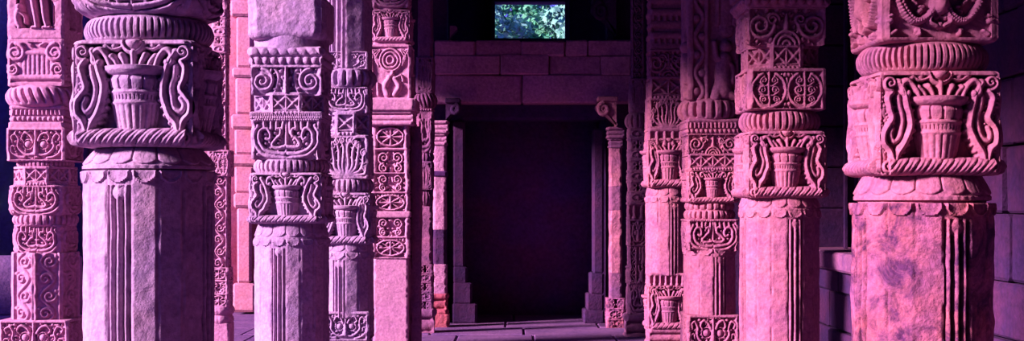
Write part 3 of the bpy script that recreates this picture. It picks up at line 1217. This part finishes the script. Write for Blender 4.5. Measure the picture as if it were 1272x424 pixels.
# ---- slim column standing behind the big left one
c = Column('stone_colonnette', 'slim vine-carved colonnette with a boxy capital, before the sunlit wall behind the big column', 'colonnette', 272, 13.2, 11, M_BRIGHT, GL, 71, -1)
c.top(-4, 9, ZT)
c.block(-10, 66, 10, 'jali', 'jali_panel')
c.block(65, 188, 9, 'vine', 'vine_shaft')
c.block(187, 219, 14, 'roundel', 'capital_block')
c.block(218, 334, 11, 'vine', 'vine_shaft')
c.block(333, 382, 13, 'jali', 'jali_panel')
c.ring(380, 392, 17, 10, depth=.03)
c.ring(391, 404, 16, 10, depth=.03)
c.block(402, 434, 14, 'plain', 'base_block')
c.base(15)

# ---- big near column of the right row
c = Column('stone_column', 'big weathered reddish column under bead garland swags, flaking at the shaft', 'column', 1169, 5.2, 77, M_ROSE, GR, 82, 1)
c.top(-30, 60, ZT)
c.block(-48, 51, 77, 'garland', 'garland_block', er=.02)
c.ring(50, 88, 79, 64)
c.drum(86, 92, 66, 66)
c.vase_block(88, 218, 77)
c.drum(212, 222, 64, 64)
c.collar(216, 250, 66, 81, 16)
c.drum(247, 257, 76, 76)
c.shaft(253, 84, mat=M_RED, rough=.007)
c.base(82)

# ---- second of the right row
c = Column('stone_column', 'rose column with two leafy roundels and an arched scroll block, clean pink facets below', 'column', 978, 8.2, 48.5, M_ROSE, GR, 95, 1)
c.top(-24, 40, ZT)
c.block(-30, 9, 54, 'bead', 'cornice', er=.02)
c.block(7, 56, 49, 'archscroll')
c.oct(54, 87, 46)
c.block(85, 136, 49, 'roundel')
c.ring(135, 164, 50, 38)
c.vase_block(163, 246, 49)
c.collar(237, 265, 40, 49, 16)
c.shaft(262, 49)
c.base(50)

# ---- third of the right row
c = Column('stone_column', 'dusky rose column with a seated figure panel above a fluted ring', 'column', 886, 11.3, 31, M_ROSE, GR, 107, 1)
c.top(-30, 28, ZT)
c.block(-34, 124, 32, 'figure', 'figure_panel', hscale=.6)
c.ring(122, 150, 40, 20, depth=.22)
c.block(148, 167, 33, 'bead', 'bead_moulding', er=.006)
c.block(166, 192, 32, 'archscroll')
c.block(191, 212, 31, 'lattice', 'lattice_band')
c.vase_block(211, 252, 31)
c.ring(251, 262, 31, 22)
c.ring(261, 274, 32, 26, depth=.24)
c.block(273, 312, 32, 'scroll')
c.shaft(310, 32, n=12, y1=396, scallop=True)
c.block(392, 436, 33, 'mask', 'leaf_base')
c.base(34)

# ---- fourth of the right row
c = Column('stone_column', 'purplish column with banded top courses and a second vase block low down', 'column', 831, 13.5, 24, M_ROSE, GR, 119, 1)
c.top(-20, 22, ZT)
c.block(-24, 62, 23, 'courses', 'banded_block', hscale=.8)
c.block(61, 96, 24, 'archscroll')
c.block(95, 124, 24, 'lattice', 'lattice_band')
c.block(122, 161, 25, 'flame')
c.block(159, 182, 25, 'bells', 'fringe_band', er=.006)
c.vase_block(172, 233, 26)
c.collar(229, 248, 22, 26, 12)
c.shaft(246, 26, n=12, y1=342)
c.block(340, 356, 24, 'bells', 'bell_band', er=.006)
c.vase_block(355, 410, 25)
c.block(408, 432, 25, 'mould', 'base_moulding')
c.base(27)

# ---- fifth of the right row: slender
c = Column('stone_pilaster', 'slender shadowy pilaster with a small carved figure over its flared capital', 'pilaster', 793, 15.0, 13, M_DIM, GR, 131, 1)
c.top(-10, 9, ZT)
c.block(-14, 98, 8, 'vine', 'vine_shaft')
c.block(97, 140, 10, 'flame', 'carved_figure')
c.ring(139, 162, 16, 12, depth=.1)
c.block(160, 252, 12, 'jali', 'jali_panel')
c.block(251, 274, 12, 'bells', 'fringe_band', er=.006)
c.block(273, 306, 13, 'mask')
c.block(305, 352, 12, 'figure', 'niche_panel')
c.block(351, 392, 13, 'scroll')
c.block(391, 424, 16, 'mould', 'base_moulding')
c.base(17)

# ------------------------------------------------------------------ door jamb piers
DW = 16.4      # plane of the end wall
DB = 17.8      # back of the deep doorway


def jamb(cx, d, segs, mat, label, sd):
    c = Column('jamb_pier', label, 'pier', cx, d, 9, mat, 'piers carrying the lintel of the dark doorway', sd, 1)
    for (y0, y1, hw, mot, nm, m) in segs:
        c.block(y0, y1, hw, mot, nm, mat=m, er=.012)
    c.base(segs[-1][2] + 1)
    return c


jamb(546, 16.0, [(150, 166, 11, 'mould', 'capital', M_PINK), (165, 181, 9, 'mould', 'capital', M_PINK), (180, 214, 8, 'plain', 'pink_block', M_PINK),
                 (213, 219, 10, 'plain', 'dark_joint', M_DARK), (218, 286, 8, 'plain', 'pink_block', M_PINK), (285, 330, 8, 'plain', 'dark_block', M_WALL),
                 (329, 366, 9, 'plain', 'pink_block', M_PINK), (365, 392, 10, 'mould', 'red_block', M_ORANGE), (391, 424, 12, 'plain', 'red_block', M_ORANGE)],
     M_PINK, 'narrow jamb pier of alternating pink and dark stone blocks beside the dark doorway', 141)
jamb(765, 16.0, [(158, 172, 11, 'mould', 'capital', M_DIM), (171, 184, 9, 'mould', 'capital', M_DIM), (183, 232, 8, 'plain', 'pink_block', M_ROSE),
                 (231, 262, 8, 'plain', 'dark_block', M_DIM), (261, 340, 8, 'plain', 'pink_block', M_ROSE), (339, 372, 8, 'plain', 'dark_block', M_DIM),
                 (371, 424, 12, 'jali', 'carved_base', M_RED)],
     M_ROSE, 'jamb pier of pink blocks on a carved red base, under the curled corbel', 147)


# stepped stone feet just inside the doorway
def foot(x0, x1, steps, d, label, mat):
    t = thing('door_footing', label, 'stone base', (px((x0 + x1) / 2, d), d, 0), 'stepped stone feet of the doorway')
    for i, (a, b, y0, y1) in enumerate(steps):
        mb = MB()
        z0, z1 = pz(y1, d), pz(y0, d)
        if i == len(steps) - 1:
            z0 = 0
        mb.box(px(a, d) - t.location.x, px(b, d) - t.location.x, 0, .32 + .03 * i, z0, z1, .02, .006)
        mb.build('stone_step', mat, t, angle=30)


foot(562, 592, [(563, 577, 150, 332), (563, 580, 331, 352), (563, 586, 351, 378), (562, 592, 377, 408)], 16.5, 'stepped stone foot of the doorway below the pink and dark jamb', M_WALL)
foot(726, 750, [(737, 750, 160, 340), (733, 750, 339, 366), (729, 750, 365, 386), (725, 751, 385, 408)], 16.5, 'stepped stone foot of the doorway beside the carved red base', M_WALL)


# ------------------------------------------------------------------ end wall with lintel
def ashlar(name, rects, d, mat, depth=.3, seed=1, bev=.018):
    mb = MB()
    r = random.Random(seed)
    for (x0, x1, y0, y1) in rects:
        dd = r.uniform(-.035, .025)
        mb.box(px(x0, d), px(x1, d), d + dd, d + depth, pz(y1, d), pz(y0, d), bev, .008)
    return struct(mb.build(name, mat, None, angle=30))


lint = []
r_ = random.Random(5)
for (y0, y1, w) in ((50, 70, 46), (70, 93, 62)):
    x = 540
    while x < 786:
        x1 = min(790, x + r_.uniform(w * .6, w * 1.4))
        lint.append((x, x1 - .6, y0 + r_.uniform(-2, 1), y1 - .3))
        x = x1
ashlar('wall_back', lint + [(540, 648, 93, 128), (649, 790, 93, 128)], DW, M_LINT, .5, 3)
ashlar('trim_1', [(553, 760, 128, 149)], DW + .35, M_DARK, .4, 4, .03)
# the wall goes on behind the pier rows on both sides
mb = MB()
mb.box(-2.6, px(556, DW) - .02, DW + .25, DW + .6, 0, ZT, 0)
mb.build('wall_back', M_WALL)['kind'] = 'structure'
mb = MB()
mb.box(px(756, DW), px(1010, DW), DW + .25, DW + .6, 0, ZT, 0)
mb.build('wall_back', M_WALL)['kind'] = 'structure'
# deep doorway
mb = MB()
mb.box(px(520, DB), px(790, DB), DB, DB + .2, 0, pz(100, DB), 0)
struct(mb.build('door_1', M_ROOM, smooth=False))
mb = MB()
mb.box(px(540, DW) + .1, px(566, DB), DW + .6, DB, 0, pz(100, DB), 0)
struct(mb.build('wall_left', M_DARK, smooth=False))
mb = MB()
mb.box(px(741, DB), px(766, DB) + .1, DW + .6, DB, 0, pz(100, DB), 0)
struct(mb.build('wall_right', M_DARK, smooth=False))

# upper gallery wall with the window hole
UW = 18.6
wx0, wx1, wy0, wy1 = 614, 703, 2, 49
mb = MB()
X0, X1 = -2.6, px(1000, UW)
Z0, Z1 = pz(110, UW), ZT
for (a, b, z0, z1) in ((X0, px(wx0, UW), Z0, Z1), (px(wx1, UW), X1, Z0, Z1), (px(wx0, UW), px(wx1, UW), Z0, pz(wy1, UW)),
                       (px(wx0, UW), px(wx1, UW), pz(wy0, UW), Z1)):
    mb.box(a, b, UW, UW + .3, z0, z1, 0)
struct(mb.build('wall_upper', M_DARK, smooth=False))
mb = MB()
mb.box(X0, X1, DW + .5, UW, pz(100, DW) - .1, pz(100, DW), 0)
struct(mb.build('ceiling_doorway', M_DARK, smooth=False))
# window frame stones
wd = thing('window_1', '', '', (px(658, UW), UW, pz(25, UW)))
for k in ('label', 'category'):
    del wd[k]
wd['kind'] = 'structure'
for (a, b, y0, y1) in ((610, 615, -2, 52), (702, 707, -2, 52), (610, 707, 48, 53), (610, 707, -3, 2.5)):
    mb = MB()
    mb.box(px(a, UW) - wd.location.x, px(b, UW) - wd.location.x, -.06, .1, pz(y1, UW) - wd.location.z, pz(y0, UW) - wd.location.z, .01, .003)
    mb.build('window_frame', M_DARK, wd, angle=30)


# ------------------------------------------------------------------ corbels
def corbel(name, label, x0, x1, y0, y1, d, flip, mat, depth=.4, roll=True):
    """curled bracket: a stack of ridged lobes that grow outwards towards the top"""
    X, Z0, Z1 = px((x0 + x1) / 2, d), pz(y1, d), pz(y0, d)
    t = thing(name, label, 'bracket', (X, d, Z0), 'stone brackets about the lintel')
    w = px(x1, d) - px(x0, d)
    h = Z1 - Z0
    prof = crom([(.42, 0), (.45, .10), (.30, .22), (.02, .45), (-.22, .62), (-.42, .70), (-.50, .82), (-.42, .93), (-.2, 1.0), (.42, 1.0)], 8)
    mb = MB()
    ny = 15
    rows = []
    for j in range(ny):
        y = depth * j / (ny - 1)
        sc = 1 - .07 * (j % 2)
        p = prof.copy()
        p[:, 0] = .42 + (p[:, 0] - .42) * sc
        rows.append(np.stack([p[:, 0] * w * (1 if flip > 0 else -1), np.full(len(p), y), p[:, 1] * h], -1))
    P = np.array(rows)
    mb.grid(P if flip > 0 else P[:, ::-1], wrap=True)
    mb.fan(P[0], flip > 0)
    mb.fan(P[-1], flip < 0)
    mb.build('bracket_body', mat, t, angle=30)
    if roll:
        mb = MB()
        sp = spiral(-.16 * flip, .68, .28, .05, PI / 2, flip * 1.8)
        pts = np.stack([sp[:, 0] * w, np.full(len(sp), -.01), sp[:, 1] * h], -1)
        mb.tube(pts, np.linspace(.035, .02, len(pts)), 8)
        mb.build('volute', mat, t)
        mb = MB()
        mb.box(-.46 * w, .48 * w, -.03, depth, h, h + .06, .01)
        mb.build('abacus', mat, t, angle=30)
    return t


corbel('stone_corbel', 'curled ridged corbel projecting from the pier with the carved red base', 741, 768, 126, 157, 15.9, 1, M_ROSE)
corbel('stone_corbel', 'small dark curled corbel tucked under the lintel beside the pink and dark jamb', 552, 572, 128, 152, 16.2, -1, M_WALL)
corbel('stone_corbel', 'hanging carved bracket in the dark high above the lintel, near the window', 735, 768, 0, 44, 16.3, 1, M_WALL)
corbel('stone_corbel', 'chipped little stone bracket on the lintel ledge below the dark gallery', 558, 568, 32, 50, 16.4, -1, M_DIM, .2, False)

# ------------------------------------------------------------------ room
mb = MB()
r_ = random.Random(3)
mb.box(-14, 9, -4, 34, -.3, -.02, 0)
y = 9.0
while y < 18.6:
    y1 = y + r_.uniform(.7, 1.1)
    x = -9.0
    while x < 4.2:
        x1 = x + r_.uniform(.8, 1.5)
        mb.box(x, x1 - .02, y, y1 - .02, -.1, r_.uniform(-.008, .004), .012, .002)
        x = x1
    y = y1
struct(mb.build('floor', M_FLOOR, angle=30))

# side wall on the right with a barred opening over a ledge
RWX = 3.05
mb = MB()
r_ = random.Random(9)


def wall_rows(x, ya, yb, rows, th=.4):
    for (z0, z1) in rows:
        y = ya + r_.uniform(-.4, 0)
        while y < yb:
            y1 = min(yb, y + r_.uniform(.5, 1.1))
            dx = r_.uniform(-.02, .02)
            if y1 - max(y, ya) > .08:
                mb.box(x + dx, x + th, max(y, ya), y1 - .012, z0, z1 - .012, .015, .005)
            y = y1


rows_lo = [(i * .36, (i + 1) * .36) for i in range(3)]
rows_hi = [(1.08 + i * .42, 1.08 + (i + 1) * .42) for i in range(9)]
wall_rows(RWX, 3.0, 16.5, rows_lo)
wall_rows(RWX, 3.0, 10.2, rows_hi)
wall_rows(RWX, 13.2, 16.5, rows_hi)
mb.box(RWX + .37, RWX + .6, 3.0, 10.15, 0, ZT, 0)
mb.box(RWX + .37, RWX + .6, 13.25, 16.9, 0, ZT, 0)
mb.box(RWX + .37, RWX + .6, 10.0, 13.4, 0, 1.05, 0)
struct(mb.build('wall_right', M_WALL, angle=30))
mb = MB()
mb.box(RWX - .10, RWX + .4, 10.1, 13.3, .93, 1.10, .02, .004)
struct(mb.build('trim_2', M_DIM, angle=30))
mb = MB()
mb.box(RWX + .5, RWX + .7, 9.8, 13.8, 0, ZT, 0)
struct(mb.build('wall_recess', M_DARK, smooth=False))
for i, (yy, ww) in enumerate(((11.55, .05), (11.85, .035), (12.2, .03), (12.6, .04))):
    mb = MB()
    mb.box(RWX + .2, RWX + .2 + ww, yy, yy + ww, 1.10, ZT, .008)
    o = mb.build('window_bar', M_WALL, angle=30)
    tag(o, 'thin upright stone bar in the dark opening above the pale ledge', 'bar', 'upright bars of the dark side opening')

# roof over the hall, open to the court at the left
mb = MB()
mb.box(-4.3, 3.6, -7.0, 14.2, ZT, ZT + .3, 0)
mb.box(-2.75, 3.6, 14.2, 19.0, ZT, ZT + .3, 0)
struct(mb.build('ceiling', M_CEIL, smooth=False))
mb = MB()
mb.box(-2.9, -2.65, 14.4, 15.7, 3.6, ZT, .02)  # added unseen eave beam, shades the lintel from the sun
struct(mb.build('trim_added_shade', M_CEIL, angle=30))
mb = MB()
mb.box(-4.4, 3.7, -7.3, -7.0, 0, ZT + .3, 0)
struct(mb.build('wall_front', M_WALL, smooth=False))
mb = MB()
mb.box(RWX, RWX + .4, -7.0, 3.0, 0, ZT, 0)
struct(mb.build('wall_right', M_WALL, smooth=False))
mb = MB()
mb.box(-4.4, -4.0, -7.0, 0.4, 0, ZT, 0)  # unseen wall added behind the camera to shade the hall from court light
struct(mb.build('wall_left', M_WALL, smooth=False))
mb = MB()
mb.box(-2.9, -2.6, 15.7, 18.2, 0, ZT, 0)  # hidden wall piece added to keep the sun off the doorway end
struct(mb.build('wall_left', M_WALL, smooth=False))

# left background
WB = 18.2
mb = MB()
mb.box(-5.97, -2.6, WB, WB + .4, 0, 5.6, 0)
struct(mb.build('wall_far', M_SUN, smooth=False))
# moulded pilaster on the sunlit wall
t = thing('sunlit_pilaster', 'stacked orange-pink pilaster on the sunlit wall, seen through the gap beside the slab-topped column', 'pilaster', (px(303, WB - .3), WB - .3, 0))
seg = [(388, 352, 14), (352, 258, 9), (258, 240, 13), (240, 206, 12), (206, 192, 17), (192, 160, 12), (160, 142, 16), (142, 96, 11), (96, 84, 15), (84, 20, 10), (20, 0, 17), (0, -60, 12)]
for i, (y0, y1, hw) in enumerate(seg):
    mb = MB()
    d = WB - .3
    mb.box(-hw * d / F, hw * d / F, -.02 * (hw > 12), .29, max(0, pz(y0, d)), pz(y1, d), .03, .006)
    mb.build('pilaster_block', M_SUN, t, angle=30)

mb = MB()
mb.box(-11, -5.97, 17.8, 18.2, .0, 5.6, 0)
struct(mb.build('wall_left', M_BLUE, smooth=False))  # back wall continued, its shade put into the blue colour
mb = MB()
mb.box(-11, -5.93, 17.6, 17.8, 0, pz(318, 17.6), .03)
struct(mb.build('trim_3', M_GREY, smooth=False))

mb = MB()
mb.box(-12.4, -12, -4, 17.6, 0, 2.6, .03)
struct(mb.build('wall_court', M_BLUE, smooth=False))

# ------------------------------------------------------------------ trees seen through the high window
M_LEAF = [stone_mat('pale green leaves', (130, 236, 190), (170, 248, 215), (80, 170, 140), .5, .3, 2),
          stone_mat('deep green leaves', (90, 214, 150), (140, 236, 170), (56, 150, 120), .5, .3, 2)]
M_BARK = flat_mat('bark', (90, 60, 70))


def tree(x, y, zc, rad, sd, label):
    t = thing('tree', label, 'tree', (x, y, 0), 'trees outside the high window')
    rs = np.random.RandomState(sd)
    mb = MB()
    n = 3200
    u = rs.normal(size=(n, 3))
    u /= np.linalg.norm(u, axis=1)[:, None]
    lob = 1 + .28 * np.sin(u[:, 0] * 5 + sd) * np.sin(u[:, 2] * 6) + .18 * np.sin(u[:, 1] * 9 + u[:, 0] * 7)
    p = u * (rad * lob * rs.uniform(.55, 1.0, n) ** .4)[:, None]
    p[:, 2] = p[:, 2] * .85 + zc
    a = rs.normal(size=(n, 3))
    a /= np.linalg.norm(a, axis=1)[:, None]
    b = np.cross(a, u + .01)
    b /= np.linalg.norm(b, axis=1)[:, None]
    sz = rs.uniform(.05, .13, n)[:, None]
    V = np.stack([p - a * sz, p + b * sz * .55 + u * .03, p + a * sz, p - b * sz * .55], 1).reshape(-1, 3)
    mb.add(V, np.arange(4 * n).reshape(n, 4))
    mb.build('crown', M_LEAF[sd % 2], t, smooth=False)
    mb = MB()
    mb.tube([(0, 0, 0), (.05, 0, zc * .5), (0, .05, zc)], [.2, .15, .08], 10)
    for k in range(6):
        q = rs.normal(size=3) * rad * .5
        mb.tube([(0, 0, zc * .75), (q[0] * .5, q[1] * .5, zc + q[2] * .3), (q[0], q[1], zc + q[2])], [.07, .05, .02], 6)
    mb.build('trunk', M_BARK, t)


tree(-.75, 29, 5.2, .95, 4, 'pale feathery tree at one side of the high window, beyond the wall')
tree(.55, 32, 5.3, 1.1, 5, 'deep green rounded tree crown in the middle of the high window')
tree(1.6, 29, 5.5, .8, 6, 'light green tree against the violet sky at the other side of the high window')
tree(.0, 36, 6.9, 1.1, 7, 'tallest green tree rising behind the others in the high window')

# ------------------------------------------------------------------ light
w = bpy.data.worlds.new('World')
bpy.context.scene.world = w
w.use_nodes = True
bg = w.node_tree.nodes['Background']
bg.inputs['Color'].default_value = (0.14, 0.14, 0.90, 1)
bg.inputs['Strength'].default_value = 1.35


def sun(direction, strength, color, angle):
    l = bpy.data.lights.new('sun', 'SUN')
    l.energy = strength
    l.color = color
    l.angle = math.radians(angle)
    o = bpy.data.objects.new('sun', l)
    COL.objects.link(o)
    from mathutils import Vector
    o.rotation_euler = Vector(direction).to_track_quat('-Z', 'Y').to_euler()
    o.location = (-6, -3, 6)
    return o


sun((.87, .37, -.36), 16.0, (1.0, .66, .88), 9)

cam = bpy.data.cameras.new('Camera')
cam.sensor_width = 36
cam.lens = 36 * F / 1272
cam.shift_y = (HY - 212) / 1272
cam.clip_end = 200
co = bpy.data.objects.new('Camera', cam)
COL.objects.link(co)
co.location = (0, 0, EYE)
co.rotation_euler = (PI / 2, 0, 0)
sc = bpy.context.scene
sc.camera = co
sc.view_settings.view_transform = 'Standard'
sc.view_settings.look = 'None'
sc.view_settings.exposure = 0
sc.view_settings.gamma = 1
sc.cycles.diffuse_bounces = 2
sc.view_settings.use_curve_mapping = False
